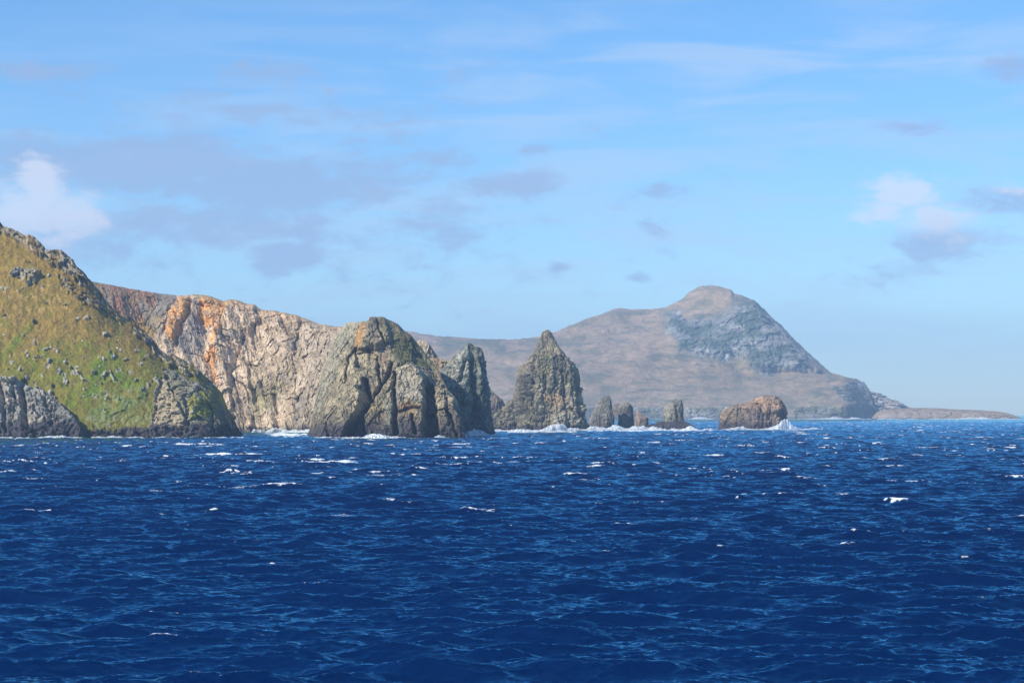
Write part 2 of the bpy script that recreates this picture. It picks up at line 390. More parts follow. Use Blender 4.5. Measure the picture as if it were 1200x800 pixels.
def hill_disp(P, px, py, ty):
    w = hill_w(px, py); hill_disp.w = w
    d, r, cr = rockdisp(P, 20, 1.0, (1, 1, 1.7), .4, 1, .5); hill_disp.r, hill_disp.cr = r, cr
    rock = np.clip(w['cl'] + w['bu'] * .8 + w['c1'] + w['c2'] + w['sk'] + w['ba'] + w['ou'], 0, 1)
    # scattered small outcrops on the turf
    sp = fbm(np.stack([px, py, px * 0], 1), 9, 4); sp2 = fbm(np.stack([px, py, px * 0 + 40], 1), 60, 2)
    spot = sst(sp + sp2 * .35, .27, .36); hill_disp.spot = spot
    low = sst(py, 496, 506)                       # boulders and ledges at the water's edge
    rk = np.maximum.reduce([rock, spot * .6, w['sc'] * .2, low])
    amp = 9 * rk
    out = d * amp + fbm(P * np.array([1, .4, 1]), 26, 5) * 2.6 + fbm(P, 3.5, 3) * 1.5 + spot * 1.6
    x, y = wob(px, py, 6, 2, 5)
    out += w['cl'] * 20 + w['bu'] * 10 + w['c1'] * 9 + w['c2'] * 9 + w['sk'] * 7 + w['ba'] * 4 + w['ou'] * 4
    for pts, wd, am in (([(29, 450), (31, 470), (33, 490), (36, 512)], 3.2, -17), ([(8, 462), (10, 512)], 2.2, -9), ([(20, 462), (22, 482), (19, 505)], 1.8, -8), ([(47, 468), (46, 490)], 1.6, -5),
                        ([(54, 462), (57, 478), (66, 492), (64, 506)], 2.2, -7), ([(0, 495), (2, 512)], 3, -9), ([(249, 492), (250, 512)], 2, -9), ([(191, 444), (186, 470), (181, 500)], 2.2, -6), ([(196, 446), (206, 468), (216, 484), (224, 505)], 1.6, -5),
                        ([(262, 470), (268, 485), (274, 505)], 2.4, -16), ([(219, 470), (224, 500)], 2., -4)):
        out += am * np.exp(-(seg_dist(x, y, pts) / wd) ** 2)
    hill_disp.rk = rk
    D = np.zeros_like(P); D[:, 1] = -out * .85; D[:, 2] = out * .35; D[:, 0] = fbm(P + 99, 14, 3) * 3 * rk
    return D
def hill_col(P, px, py, ty, D):
    w = hill_disp.w; r = hill_disp.r; cr = hill_disp.cr
    n = len(px); q = np.stack([px, py, px * 0], 1)
    a = fbm(q, 70, 4); b = fbm(q + 50, 16, 5); c = fbm(q * np.array([1, .5, 1]) + 9, 4, 4)
    C = np.tile(np.array(DRY), (n, 1))
    gdir = sst(py + a * 90 + b * 60, 355, 450)
    C = cmix(C, (.16, .155, .015), np.clip(gdir * .75 + sst(b, -.1, .35) * .35, 0, 1))
    gp = sst(poly_sd(*wob(px, py, 20, 14, 8), [(96, 440), (130, 405), (160, 440), (178, 470), (150, 498), (112, 500), (96, 470)]), -10, 12)
    C = cmix(C, GREEN, np.clip(gp * sst(b + c * .6, -.28, .2) * .95, 0, 1))
    C = cmix(C, GREEN, sst(b + c * .4, .12, .4) * gdir * .8)
    C = cmix(C, (.10, .105, .03), sst(-b + c * .5, .22, .45) * .6)
    C = cmix(C, (.34, .22, .075), sst(a + c * .7, .16, .5) * (1 - gdir) * .8)
    C *= (.90 + .75 * c + .5 * fbm(q + 3, 1.6, 2))[:, None]
    rockc = np.tile(np.array(GREY), (n, 1)); rockc = cmix(rockc, PALE, sst(r, .5, .8) * .8); rockc = cmix(rockc, SLATE, sst(r, .45, .2) * .8)
    rockc *= (1.05 - .45 * np.clip(cr, 0, 1) + .6 * fbm(q + 5, 2, 3))[:, None]
    C = cmix(C, (.25, .225, .14), w['sc'] * sst(c + b * .5, -.2, .4) * .6)
    bt = w['bu']; tanp = sst(poly_sd(*wob(px, py, 8, 4, 2), [(180, 508), (186, 470), (192, 446), (204, 462), (214, 484), (218, 508)]), -3, 3)
    C = cmix(C, (.20, .185, .125), bt); C = cmix(C, (.36, .29, .18), tanp * (.55 + .45 * sst(r, .3, .6)))
    ye = sst(poly_sd(*wob(px, py, 10, 6, 3), [(220, 476), (236, 462), (252, 456), (262, 466), (258, 484), (240, 494), (226, 494)]), -4, 4)
    C = cmix(C, YELL, ye * sst(b + c, -.35, .1) * .95)
    for k, s in (('cl', 1.), ('c1', .95), ('c2', .9), ('sk', .8), ('ba', .5), ('ou', .95)):
        rc = rockc.copy()
        if k == 'ba': rc = rockc * .9
        if k == 'ou': rc = rockc * 1.35
        if k == 'cl': rc = cmix(rockc, (.31, .315, .27), sst(b, -.2, .3) * .6); rc = cmix(rc, (.10, .105, .10), sst(px, 52, 62) * .55)
        ww = w[k] * s * (sst(c + .6 * b, -.25, .1) if k not in ('cl',) else 1); C += (rc - C) * ww[:, None]
    C += (np.array([.46, .42, .36]) * (.6 + .6 * r[:, None]) - C) * (hill_disp.spot * .85 * sst(c, -.3, .1))[:, None]
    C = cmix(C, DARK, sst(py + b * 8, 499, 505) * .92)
    return C
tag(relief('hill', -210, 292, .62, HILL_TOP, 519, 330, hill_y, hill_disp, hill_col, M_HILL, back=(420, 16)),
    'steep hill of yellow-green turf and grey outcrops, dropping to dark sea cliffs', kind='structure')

# ------------------------------------------------------------------ the tall ochre cliff behind the cove
CLIFF_TOP = [(60, 318), (100, 328), (112, 331), (130, 334), (150, 338), (180, 343), (205, 346), (214, 347), (226, 345), (238, 346), (248, 348), (262, 353), (270, 351), (280, 352), (288, 356), (298, 357), (306, 363), (320, 364),
             (330, 366), (347, 369), (362, 375), (375, 380), (388, 382), (400, 383), (420, 386), (440, 400)]
def cliff_y(px, py, ty):
    b = pl(px, [(60, 2240), (200, 2290), (300, 2320), (370, 2250), (440, 2080)])
    t = np.clip((508 - py) / 150, 0, 1.2)
    Y = b + 150 * t ** 1.2
    Y += 40 * np.exp(-(py - ty) / 5)
    q = np.stack([px - (py - 350) * .30, py * .16, px * 0], 1)
    Y += 18 * ridged(q, 34, 3) * -.8
    Y += 55 * sst(poly_sd(px, py, [(60, 300), (215, 338), (200, 360), (190, 390), (205, 440), (60, 440)]), -8, 22)
    return Y
def cliff_disp(P, px, py, ty):
    q = P.copy(); q[:, 0] += P[:, 2] * .38
    d, r, cr = rockdisp(q, 20, 1.0, (1, 1, 3.2), .35, 2, .35); cliff_disp.r, cliff_disp.cr = r, cr
    q2 = np.stack([px - (py - 350) * .28, py * .12, px * 0], 1)
    out = d * 5.2 + ridged(q2, 11, 4) * 4.8 + ridged(q2 * np.array([1, .8, 1]) + 40, 3.2, 3) * 1.8 + fbm(P, 4, 3) * 1.2 + fbm(P, 60, 3) * 8
    x, y = wob(px, py, 6, 2.5, 3)
    for pts, wd, am in (([(224, 350), (218, 372), (208, 392), (205, 402)], 3.5, -14), ([(300, 365), (312, 384), (318, 392)], 2, -8), ([(330, 372), (341, 396)], 3, -10), ([(264, 354), (258, 372), (262, 392), (284, 416), (300, 436)], 1.8, -7),
                        ([(208, 347), (196, 368), (192, 392)], 1.6, -6), ([(352, 378), (345, 420), (350, 470)], 2.5, -8), ([(285, 395), (270, 440), (275, 490)], 2.5, -8), ([(322, 455), (326, 500)], 3.5, -10)):
        out += am * np.exp(-(seg_dist(x, y, pts) / wd) ** 2)
    for p, am in (([(284, 360), (300, 357), (303, 380), (292, 392), (283, 380)], 10), ([(360, 440), (395, 400), (400, 520), (350, 520)], 14), ([(232, 356), (250, 350), (262, 356), (255, 380), (240, 392), (232, 376)], -9)):
        out += am * sst(poly_sd(x, y, p), -2, 4)
    top = sst(py - ty, 0, 6)
    D = np.zeros_like(P); D[:, 1] = -out * (.25 + .75 * top); D[:, 2] = out * .16 * (.5 + .5 * top); D[:, 0] = fbm(P + 99, 16, 3) * 4 * top
    return D
def cliff_col(P, px, py, ty, D):
    r, cr = cliff_disp.r, cliff_disp.cr; q = np.stack([px - (py - 350) * .3, py * .35, px * 0], 1)
    b = fbm(q, 16, 5); c = fbm(q + 30, 3.5, 4); a = fbm(q + 70, 45, 3)
    C = np.tile(np.array((.38, .29, .185)), (len(px), 1))
    C = cmix(C, PALE, np.clip(sst(b + (r - .5) * .8, -.15, .35), 0, 1) * .9); C = cmix(C, (.18, .16, .135), sst(-b - (r - .5), .05, .45) * .8)
    pk = sst(poly_sd(*wob(px, py, 16, 10, 6), [(255, 350), (310, 352), (305, 420), (300, 505), (255, 500), (240, 440), (240, 380)]), -14, 14)
    C = cmix(C, (.60, .44, .28), pk * sst(b + c * .5, -.3, .2) * .25)
    orp = np.maximum.reduce([sst(poly_sd(*wob(px, py, 8, 4, 4), p), -3, 5) for p in (
        [(208, 346), (226, 345), (224, 365), (210, 390), (203, 402), (194, 394), (196, 368)], [(236, 345), (268, 351), (258, 372), (240, 384), (228, 372)], [(248, 404), (256, 410), (252, 432), (258, 452), (244, 440), (238, 420)],
        [(254, 352), (264, 356), (258, 388), (250, 404), (246, 396)])])
    C = cmix(C, ORANGE, orp * sst(c + b * .5, -.45, .1) * .92)
    dk = sst(poly_sd(*wob(px, py, 8, 5, 5), [(222, 350), (236, 354), (232, 372), (244, 388), (240, 410), (225, 420), (205, 400), (215, 380)]), -3, 4)
    C = cmix(C, (.13, .12, .125), dk * sst(c, -.35, .15) * .75)
    rim = np.exp(-(py - ty) / 7) * sst(px, 225, 250)
    C = cmix(C, (.42, .24, .10), rim * sst(c, -.4, .1) * .9); C = cmix(C, (.16, .14, .05), np.exp(-(py - ty) / 1.4) * sst(px, 210, 230) * .6)
    # red-brown bank and grey scree at the left
    lf = 1 - sst(px + (py - 345) * .55, 205, 211)
    L_ = np.tile(np.array((.22, .15, .09)), (len(px), 1)); L_ = cmix(L_, RUST, sst(c + b, 0, .3)); L_ = cmix(L_, (.20, .17, .135), sst(px + (py - 345) * .4 + b * 6, 184, 190)); L_ = cmix(L_, DRY, sst(py + b * 14, 368, 384) * .8); L_ = cmix(L_, SLATE, sst(-b + c * .5, .12, .3) * .7)
    C = C + (L_ - C) * lf[:, None]
    gy = sst(poly_sd(*wob(px, py, 12, 8, 9), [(296, 430), (316, 455), (330, 420), (345, 430), (320, 480), (290, 490)]), -10, 8)
    C = cmix(C, (.17, .17, .07), gy * sst(b, -.3, .2) * .6); gr = sst(px + b * 20, 325, 385)
    C = cmix(C, (.27, .235, .18), gr * .55)
    C *= (1.12 + .6 * c + .35 * fbm(q + 5, 1.5, 2) - .3 * np.clip(cr, 0, 1))[:, None]
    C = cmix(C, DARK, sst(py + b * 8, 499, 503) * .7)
    return C
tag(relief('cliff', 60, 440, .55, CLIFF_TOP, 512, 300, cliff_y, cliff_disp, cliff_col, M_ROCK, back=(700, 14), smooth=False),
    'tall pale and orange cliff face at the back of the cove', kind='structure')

# ------------------------------------------------------------------ the rock headland
HEAD_TOP = [(358, 514), (364, 500), (367, 482), (372, 456), (380, 428), (388, 408), (396, 390), (404, 379), (412, 377), (420, 378), (428, 378), (432, 376), (434, 371), (441, 371), (449, 372), (458, 375), (467, 380), (474, 388), (482, 393), (489, 402), (498, 413), (505, 422), (511, 430), (516, 437),
            (520, 446), (525, 457), (531, 463), (537, 471), (539, 482), (541, 494), (545, 503), (549, 510), (553, 515)]
def head_y(px, py, ty):
    t = np.clip((514 - py) / 142, 0, 1.1)
    Y = 1706 + 175 * t ** 1.4
    Y += 260 * np.exp(-np.clip(px - 356, 0, 300) / 11) + 150 * (1 - sst(px, 358, 430)) * t
    Y += 12 * sst(px, 495, 553) + 22 * np.exp(-(py - ty) / 6) * (1 - .75 * sst(px, 500, 530)) + 26 * (1 - .8 * sst(px, 505, 530)) * np.exp(-(py - ty) / 20) * sst(px, 450, 500)
    return Y
def head_disp(P, px, py, ty):
    d, r, cr = rockdisp(P, 22, 1.0, (1, 1, 1.5), .3, 3, .6); head_disp.r, head_disp.cr = r, cr
    out = d * 3.6 + fbm(P, 45, 3) * 8 + fbm(P, 3.5, 3) * .9
    x, y = wob(px, py, 7, 2.2, 3); xw, yw = wob(px, py, 14, 5, 12)
    for ang, sp, am in ((1.15, 8., 2.2), (.15, 11., 1.5), (2.05, 13., 2.0), (1.4, 3.7, .9)):   # joints: sets of fine parallel fractures
        u = (xw * math.cos(ang - math.pi / 2) + yw * math.sin(ang - math.pi / 2)) / sp; fr_ = np.abs(u - np.round(u)) * sp
        out -= am * np.exp(-(fr_ / .6) ** 2) * sst(fbm(np.stack([px, py, px * 0 + ang * 9], 1), 15, 2), -.12, .2)
        out += (RV[PERM[np.round(u).astype(int) & 511], 0] - .5) * am * 1.1
    for p, am, s in (([(370, 520), (376, 492), (388, 470), (402, 452), (420, 452), (427, 464), (424, 480), (412, 502), (404, 520)], 13, 5),
                     ([(430, 520), (427, 492), (438, 474), (452, 458), (461, 444), (464, 520)], 11, 3.5),
                     ([(465, 520), (465, 434), (478, 428), (492, 432), (499, 448), (499, 520)], 15, 4),
                     ([(497, 452), (508, 452), (512, 478), (517, 520), (501, 520)], -14, 2.5),
                     ([(509, 452), (522, 458), (534, 470), (543, 498), (551, 520), (516, 520), (511, 480)], 9, 4),
                     ([(415, 408), (436, 406), (441, 420), (431, 433), (417, 431)], -6, 1.5),
                     ([(430, 372), (452, 370), (460, 400), (440, 410), (424, 402), (415, 380)], 7, 3),
                     ([(484, 404), (505, 425), (520, 448), (510, 452), (498, 436), (482, 424)], -5, 3)):
        out += 1.75 * am * sst(poly_sd(x, y, p), -s * .5, s)
    for pts, wd, am in (([(428, 446), (434, 470), (425, 484), (412, 504), (408, 514)], 2.8, -17), ([(424, 486), (427, 502), (430, 512)], 3., -9), ([(442, 372), (445, 388), (450, 403)], 1.1, -8), ([(416, 407), (409, 420), (404, 448)], 1.3, -7),
                        ([(441, 418), (444, 436), (446, 448)], 1.5, -8), ([(459, 426), (455, 438), (448, 450), (436, 466)], 1.8, -10), ([(462, 436), (463, 470), (468, 512)], 1.3, -11), ([(468, 488), (482, 482), (494, 482)], 1.2, -5), ([(484, 492), (488, 512)], 1.6, -7),
                        ([(420, 412), (438, 409)], .9, -6), ([(524, 470), (527, 500)], 1.5, -5), ([(384, 500), (388, 514)], 1.8, -6), ([(528, 488), (534, 512)], 1.6, -6)):
        out += 1.9 * am * np.exp(-(seg_dist(x, y, pts) / wd) ** 2)
    D = np.zeros_like(P); top = sst(py - ty, 0, 8)
    D[:, 1] = -out * (.3 + .7 * top) * .92; D[:, 2] = out * .16 * (.5 + .5 * top); D[:, 0] = fbm(P + 99, 12, 3) * 2.5 * top
    return D
def head_col(P, px, py, ty, D):
    r, cr = head_disp.r, head_disp.cr; q = np.stack([px, py * .7, px * 0], 1)
    b = fbm(q, 16, 5); c = fbm(q + 30, 3.2, 4)
    C = np.tile(np.array((.28, .23, .14)), (len(px), 1))
    C = cmix(C, (.46, .38, .24), sst(b + (r - .5), -.05, .4) * .8); C = cmix(C, (.15, .14, .12), sst(-b - (r - .5), .0, .4) * .75)
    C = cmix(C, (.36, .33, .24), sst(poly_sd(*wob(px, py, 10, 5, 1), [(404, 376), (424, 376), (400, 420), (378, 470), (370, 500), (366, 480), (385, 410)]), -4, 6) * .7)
    for p, col, s in (([(424, 380), (430, 384), (424, 402), (414, 412), (416, 398)], ORANGE, .8), ([(468, 482), (480, 470), (494, 480), (488, 490), (470, 494)], (.46, .26, .10), .75), ([(430, 480), (440, 470), (450, 490), (438, 500)], (.40, .29, .12), .6),
                      ([(440, 404), (452, 404), (456, 418), (448, 440), (442, 420)], (.38, .25, .17), .7), ([(464, 430), (496, 430), (499, 478), (466, 478)], (.46, .40, .29), .65), ([(452, 468), (462, 470), (464, 508), (454, 500)], (.38, .39, .30), .7)):
        C = cmix(C, col, sst(poly_sd(*wob(px, py, 8, 4, 4), p), -3, 4) * sst(c, -.5, .1) * s)
    gp = sst(poly_sd(*wob(px, py, 9, 5, 6), [(462, 392), (480, 392), (505, 424), (508, 434), (488, 428), (468, 430), (460, 412)]), -3, 4)
    C = cmix(C, (.105, .11, .045), gp * sst(b + c * .8, -.5, 0) * .92); C = cmix(C, (.14, .13, .06), sst(poly_sd(px, py, [(434, 368), (470, 378), (500, 412), (470, 400), (448, 392)]), -3, 3) * .5)
    C *= (1.05 + .7 * c + .5 * fbm(q + 5, 1.5, 2) - .3 * np.clip(cr, 0, 1))[:, None]
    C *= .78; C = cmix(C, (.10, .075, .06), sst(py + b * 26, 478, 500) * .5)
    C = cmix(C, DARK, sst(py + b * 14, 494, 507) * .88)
    return C
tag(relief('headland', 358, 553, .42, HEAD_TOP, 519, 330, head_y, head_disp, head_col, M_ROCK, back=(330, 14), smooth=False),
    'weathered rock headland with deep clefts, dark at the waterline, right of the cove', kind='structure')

# ------------------------------------------------------------------ far mountain, its crags and low point
FAR_TOP = [(300, 392), (420, 390), (470, 388), (483, 389), (507, 393), (530, 395), (560, 397), (600, 398), (622, 396), (650, 389), (672, 380), (687, 374), (700, 370), (715, 364), (724, 361), (740, 363), (762, 362), (780, 360), (790, 355), (799, 350), (808, 342), (817, 337), (824, 335), (831, 334),
           (842, 335), (850, 338), (857, 339), (860, 344), (870, 346), (878, 350), (884, 352), (892, 360), (905, 372), (920, 385), (931, 398), (943, 409), (955, 420), (967, 431), (974, 437), (986, 439), (995, 442), (1005, 444), (1013, 448), (1018, 454), (1022, 464), (1026, 480), (1029, 493)]
CRAG = [(778, 366), (806, 374), (850, 366), (862, 352), (884, 350), (976, 437), (940, 438), (900, 438), (878, 428), (862, 418), (835, 418), (800, 412), (784, 392)]
CRAGR = [(976, 452), (994, 446), (1012, 446), (1030, 480), (1030, 486), (1006, 474), (990, 468)]
def far_y(px, py, ty):
    edge = 476.5 + 2.5 * fbm(np.stack([px, px * 0, px * 0], 1), 60, 2) - 3 * sst(px, 900, 1000)
    Y = np.where(py > edge, 7580 + (491 - py) * 9, 7580 + (491 - edge) * 9 + (edge - py) * 30)
    up = np.clip(437 - py, 0, 200)
    Y = Y - up * 23 * sst(px, 740, 880) - np.clip(470 - py, 0, 200) * 8 * (1 - sst(px, 740, 880))
    Y -= 90 * sst(poly_sd(px, py, CRAG), -6, 12)
    Y += 420 * sst(px, 880, 1029) * sst(py, 438, 440) * 0
    Y += 160 * np.exp(-(py - ty) / 7) + 500 * sst(px, 985, 1029) - 0
    q = np.stack([px + (py - 400) * .5, py * 1.1, px * 0], 1)
    Y += 80 * fbm(q, 60, 3) * sst(475 - py, 0, 14)
    return Y
def far_disp(P, px, py, ty):
    x, y = wob(px, py, 22, 14, 2)
    w = np.maximum(sst(poly_sd(x, y, CRAG), -9, 9), sst(poly_sd(x, y, CRAGR), -2, 3)); w = np.maximum(w, sst(py, 475, 479) * .7)
    w *= sst(fbm(np.stack([px, py, px * 0], 1), 26, 3) + .6, .1, .4); far_disp.w = w
    d, r, cr = rockdisp(P, 70, 1, (1, 1, 2.2), .4, 4); far_disp.r, far_disp.cr = r, cr
    out = d * 24 * w + fbm(P, 260, 4) * 42 + fbm(P, 50, 4) * 15 + ridged(P * np.array([1, .3, .3]), 150, 3) * 18 * sst(437 - py, 0, 12)
    D = np.zeros_like(P); D[:, 1] = -out * sst(py - ty, -1, 7); D[:, 2] = out * .10 * sst(489 - py, 0, 9) + (py < ty + .5) * d * 3
    return D
def far_col(P, px, py, ty, D):
    q = np.stack([px, py * 2.2, px * 0], 1); b = fbm(q, 30, 5); c = fbm(q + 9, 7, 4); a = fbm(q + 60, 110, 3)
    w, r, cr = far_disp.w, far_disp.r, far_disp.cr
    C = np.tile(np.array((.28, .195, .10)), (len(px), 1))
    C = cmix(C, (.30, .21, .125), sst(b + a * .6, -.1, .3) * .8); C = cmix(C, (.10, .095, .04), sst(-b + c * .5 - a * .5, .08, .35) * .8)
    C = cmix(C, (.25, .21, .14), sst(py + a * 18, 440, 470) * .4)
    st = fbm(np.stack([px * .35 + py * .3, py * 2.4, px * 0 + 3], 1), 12, 4); C = cmix(C, (.11, .11, .055), sst(st, .05, .35) * .65)
    rk = np.tile(np.array((.19, .185, .165)), (len(px), 1)); rk = cmix(rk, (.33, .31, .27), sst(r + c * .8, .55, .95)); rk = cmix(rk, (.05, .07, .03), sst(b + .5 * c + .14, -.05, .3) * .9)
    C += (rk - C) * (np.clip(w * 1.1, 0, 1))[:, None]
    C *= (1 + .6 * c + .4 * fbm(q + 5, 2.5, 2))[:, None]
    C = cmix(C, (.10, .09, .09), sst(py, 486, 489) * .7)
    return C
tag(relief('mountain', 300, 1029, .75, FAR_TOP, 493, 330, far_y, far_disp, far_col, M_FAR, back=(2600, 14)),
    'hazy brown mountain with a crag face falling to a low plateau across the water', kind='structure')
# the cliffs behind the plateau's end and the low point that runs out right
P2_TOP = [(1000, 452), (1015, 457), (1023, 459), (1034, 462), (1046, 468), (1058, 473), (1068, 478), (1076, 485), (1080, 493)]
def p2_y(px, py, ty): return 8250 + (491 - py) * 12 + 120 * np.exp(-(py - ty) / 4) + 150 * sst(px, 1050, 1080)
def p2_disp(P, px, py, ty):
    d, r, cr = rockdisp(P, 80, 1, (1, 1, 1.6), .6, 6); p2_disp.r = r
    D = np.zeros_like(P); D[:, 1] = -d * 45; D[:, 2] = d * 4; return D
def p2_col(P, px, py, ty, D):
    C = np.tile(np.array((.27, .25, .22)), (len(px), 1)); C = cmix(C, (.36, .33, .30), sst(p2_disp.r, .5, .8))
    return cmix(C, (.20, .17, .10), np.exp(-(py - ty) / 4) * .7)
tag(relief('far_cliffs', 1000, 1080, .7, P2_TOP, 493, 80, p2_y, p2_disp, p2_col, M_FAR, back=(900, 8)),
    'pale blue cliffs stepping down beyond the end of the plateau', kind='structure')
P3_TOP = [(1022, 489), (1028, 482), (1040, 480), (1060, 478), (1074, 477.5), (1100, 478), (1120, 479.5), (1150, 480.5), (1170, 482), (1182, 484), (1190, 487), (1196, 489.5), (1202, 491.5)]
def p3_y(px, py, ty): return 7420 + np.clip(491 - py, -3, 30) * 14 + 90 * np.exp(-(py - ty) / 2) + 120 * (1 - sst(px, 1022, 1050))
def p3_disp(P, px, py, ty):
    d, r, cr = rockdisp(P, 60, 1, (1, 1, 1.5), .6, 7); p3_disp.r = r
    D = np.zeros_like(P); D[:, 1] = -d * 12; D[:, 2] = d * .9; return D
def p3_col(P, px, py, ty, D):
    C = np.tile(np.array((.26, .195, .12)), (len(px), 1)); C = cmix(C, (.33, .28, .22), sst(p3_disp.r, .5, .8))
    C = cmix(C, (.25, .18, .09), sst(ty - py + 4.5, 0, 3) * .8); return cmix(C, (.09, .08, .08), sst(py, 488.5, 490.5) * .7)
tag(relief('low_point', 1022, 1202, .7, P3_TOP, 493, 50, p3_y, p3_disp, p3_col, M_FAR, back=(500, 8)),
    'long low rocky point tapering into the sea at the far right', kind='structure')

# ------------------------------------------------------------------ sea stacks
def stack_mesh(bodies, Yd, seed, colour, fac=9.0, amp=.17, stretch=(1, 1, 2.3), cuts=(), clefts=()):
    """closed rock bodies from their left and right outlines (picture rows), round in plan"""
    VV, FF, CC = [], [], []; off = 0
    for (left, right, depth_ratio, dY, nring, nrow) in bodies:
        Yc = Yd + dY; l = np.array(left, float); r = np.array(right, float)
        yb = max(l[0, 1], r[0, 1]) ; yt = min(l[-1, 1], r[-1, 1])
        ys = np.linspace(yb, yt, nrow)
        xl = np.interp(-ys, -l[:, 1], l[:, 0]); xr = np.interp(-ys, -r[:, 1], r[:, 0])
        cx = (xl + xr) / 2; hw = np.maximum((xr - xl) / 2, .25)
        th = np.linspace(0, 2 * np.pi, nring, endpoint=False)
        ex = .8
        ct = np.sign(np.cos(th)) * np.abs(np.cos(th)) ** ex; st_ = np.sign(np.sin(th)) * np.abs(np.sin(th)) ** ex
        PX = cx[:, None] + hw[:, None] * ct[None, :]; PY = np.tile(ys[:, None], (1, nring))
        base_hw = hw.max() / F * Yc
        Yv = Yc + np.minimum(hw[:, None] / F * Yc, base_hw) * depth_ratio * st_[None, :]
        X = (PX - 600) / F * Yc; Z = H + (Y0 - PY) / F * Yc
        P = np.stack([X.ravel(), Yv.ravel(), Z.ravel()], 1); px, py = PX.ravel(), PY.ravel()
        nrm = np.stack([np.tile(np.cos(th) * depth_ratio, nrow), np.tile(np.sin(th), nrow), np.full(px.shape, .18)], 1); nrm /= np.linalg.norm(nrm, axis=1)[:, None]
        scl = base_hw
        d, rr, cr = rockdisp(P, max(fac, scl * .34), 1, stretch, .35, seed, .6)
        hwv = np.repeat(hw / hw.max(), nring)
        out = (d * .75 + .4 * fbm(P, 3.5, 3) + .55 * ridged(P * np.array([1, 1, .22]), max(8, scl * .42), 3)) * amp * scl * (.12 + .88 * hwv)
        front = np.tile(np.sin(th) < .3, nrow)
        x, y = wob(px, py, 6, 1.8, seed)
        for p, am, s in cuts: out += am * sst(poly_sd(x, y, p), -s * .5, s) * front
        for p, wd, am in clefts: out += am * np.exp(-(seg_dist(x, y, p) / wd) ** 2) * front
        P2 = P + nrm * out[:, None]
        # keep the traced outline roughly where it is
        P2[:, 0] -= np.repeat((out.reshape(nrow, nring) * nrm[:, 0].reshape(nrow, nring)).mean(1), nring)
        C = colour(P, px, py, rr, cr)
        V = np.concatenate([P2, P2[-nring:].mean(0)[None] + np.array([[0, 0, .3]])])
        FF.append(grid_faces(nrow, nring, True) + off)
        j = np.arange(nring); tip = nrow * nring
        FF.append(np.stack([(nrow - 1) * nring + j, (nrow - 1) * nring + (j + 1) % nring, np.full(nring, tip), np.full(nring, tip)], 1)[:, :4] + off)
        VV.append(V); CC.append(np.concatenate([C, C[-1:]])); off += len(V)
    return np.concatenate(VV), np.concatenate(FF), np.concatenate(CC)
def rock_col(base, light, dark, wet=(496, 502), zones=(), seed=0., wetc=DARK):
    def f(P, px, py, r, cr):
        q = np.stack([px, py * .7, np.full(px.shape, seed * 7.)], 1) ; q[:, 2] += P[:, 1] * .2
        b = fbm(q, 12, 5); c = fbm(q + 30, 2.6, 4)
        C = np.tile(np.array(base), (len(px), 1)); C = cmix(C, light, sst(b + (r - .5), -.05, .4) * .85); C = cmix(C, dark, sst(-b - (r - .5), .0, .35) * .8)
        for p, col, s in zones: C = cmix(C, col, sst(poly_sd(*wob(px, py, 7, 3.5, 2), p), -2, 3) * sst(c + b * .4, -.4, .15) * s)
        C *= (1.02 + .7 * c + .5 * fbm(q + 5, 1.2, 2) - .35 * np.clip(cr, 0, 1))[:, None]; C *= .8
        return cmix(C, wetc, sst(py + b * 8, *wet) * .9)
    return f
def tri_clean(o):
    import bmesh
    bm = bmesh.new(); bm.from_mesh(o.data); bmesh.ops.remove_doubles(bm, verts=bm.verts, dist=1e-4)
    bmesh.ops.recalc_face_normals(bm, faces=bm.faces); bm.to_mesh(o.data); bm.free()
def stack(name, bodies, Yd, seed, col, label, cat='sea stack', group='sea stacks off the headland', **kw):
    V, Fc, C = stack_mesh(bodies, Yd, seed, col, **kw)
    o = link_mesh(name, V, Fc, M_ROCK, smooth=False, cols=C)
    tri_clean(o)
    return tag(o, label, cat, group)
# tan crag peeping out behind the headland
stack('rock_crag', [([(478, 512), (480, 450), (484, 405), (490, 399), (496, 398)], [(540, 512), (536, 440), (529, 424), (518, 421), (512, 420), (505, 406), (498, 398)], .9, 0, 150, 150)], 2010, 21,
      rock_col((.42, .33, .22), (.52, .44, .33), (.27, .19, .11), zones=[([(512, 418), (535, 418), (535, 440), (510, 440)], (.32, .24, .13), .6)]),
      'sunlit tan crag showing between the headland and the dark jagged stack', 'crag', None)
stack('sea_stack', [([(512, 514), (514, 480), (515, 450), (518, 438), (524, 429), (531, 421), (539, 412), (546, 405), (549, 402)], [(577, 514), (575, 500), (573, 480), (571, 462), (569, 444), (567, 425), (565, 412), (562, 407), (556, 406), (553, 403), (551, 402)], .8, 0, 200, 230)],
      1960, 22, rock_col((.115, .13, .11), (.24, .25, .20), (.06, .07, .065), wet=(500, 508), zones=[([(516, 440), (532, 421), (550, 402), (548, 430), (540, 462), (524, 480), (514, 470)], (.46, .45, .36), .8)]),  # zone: sunlit left face painted in as a paler colour
      'dark slate sea stack with a jagged top, touching the headland', fac=9, amp=.17,
      cuts=[([(549, 404), (556, 408), (562, 430), (560, 470), (552, 470), (550, 430)], -5, 2), ([(541, 474), (556, 470), (562, 476), (562, 512), (545, 512)], -7, 2.5), ([(537, 420), (546, 412), (546, 440), (538, 460), (534, 450)], 3, 3), ([(530, 452), (545, 446), (556, 462), (552, 472), (540, 474), (532, 470)], 4, 3)],
      clefts=[([(545, 425), (540, 445), (533, 462)], 1.4, -6), ([(564, 420), (566, 450), (567, 490)], 1.2, -3)])
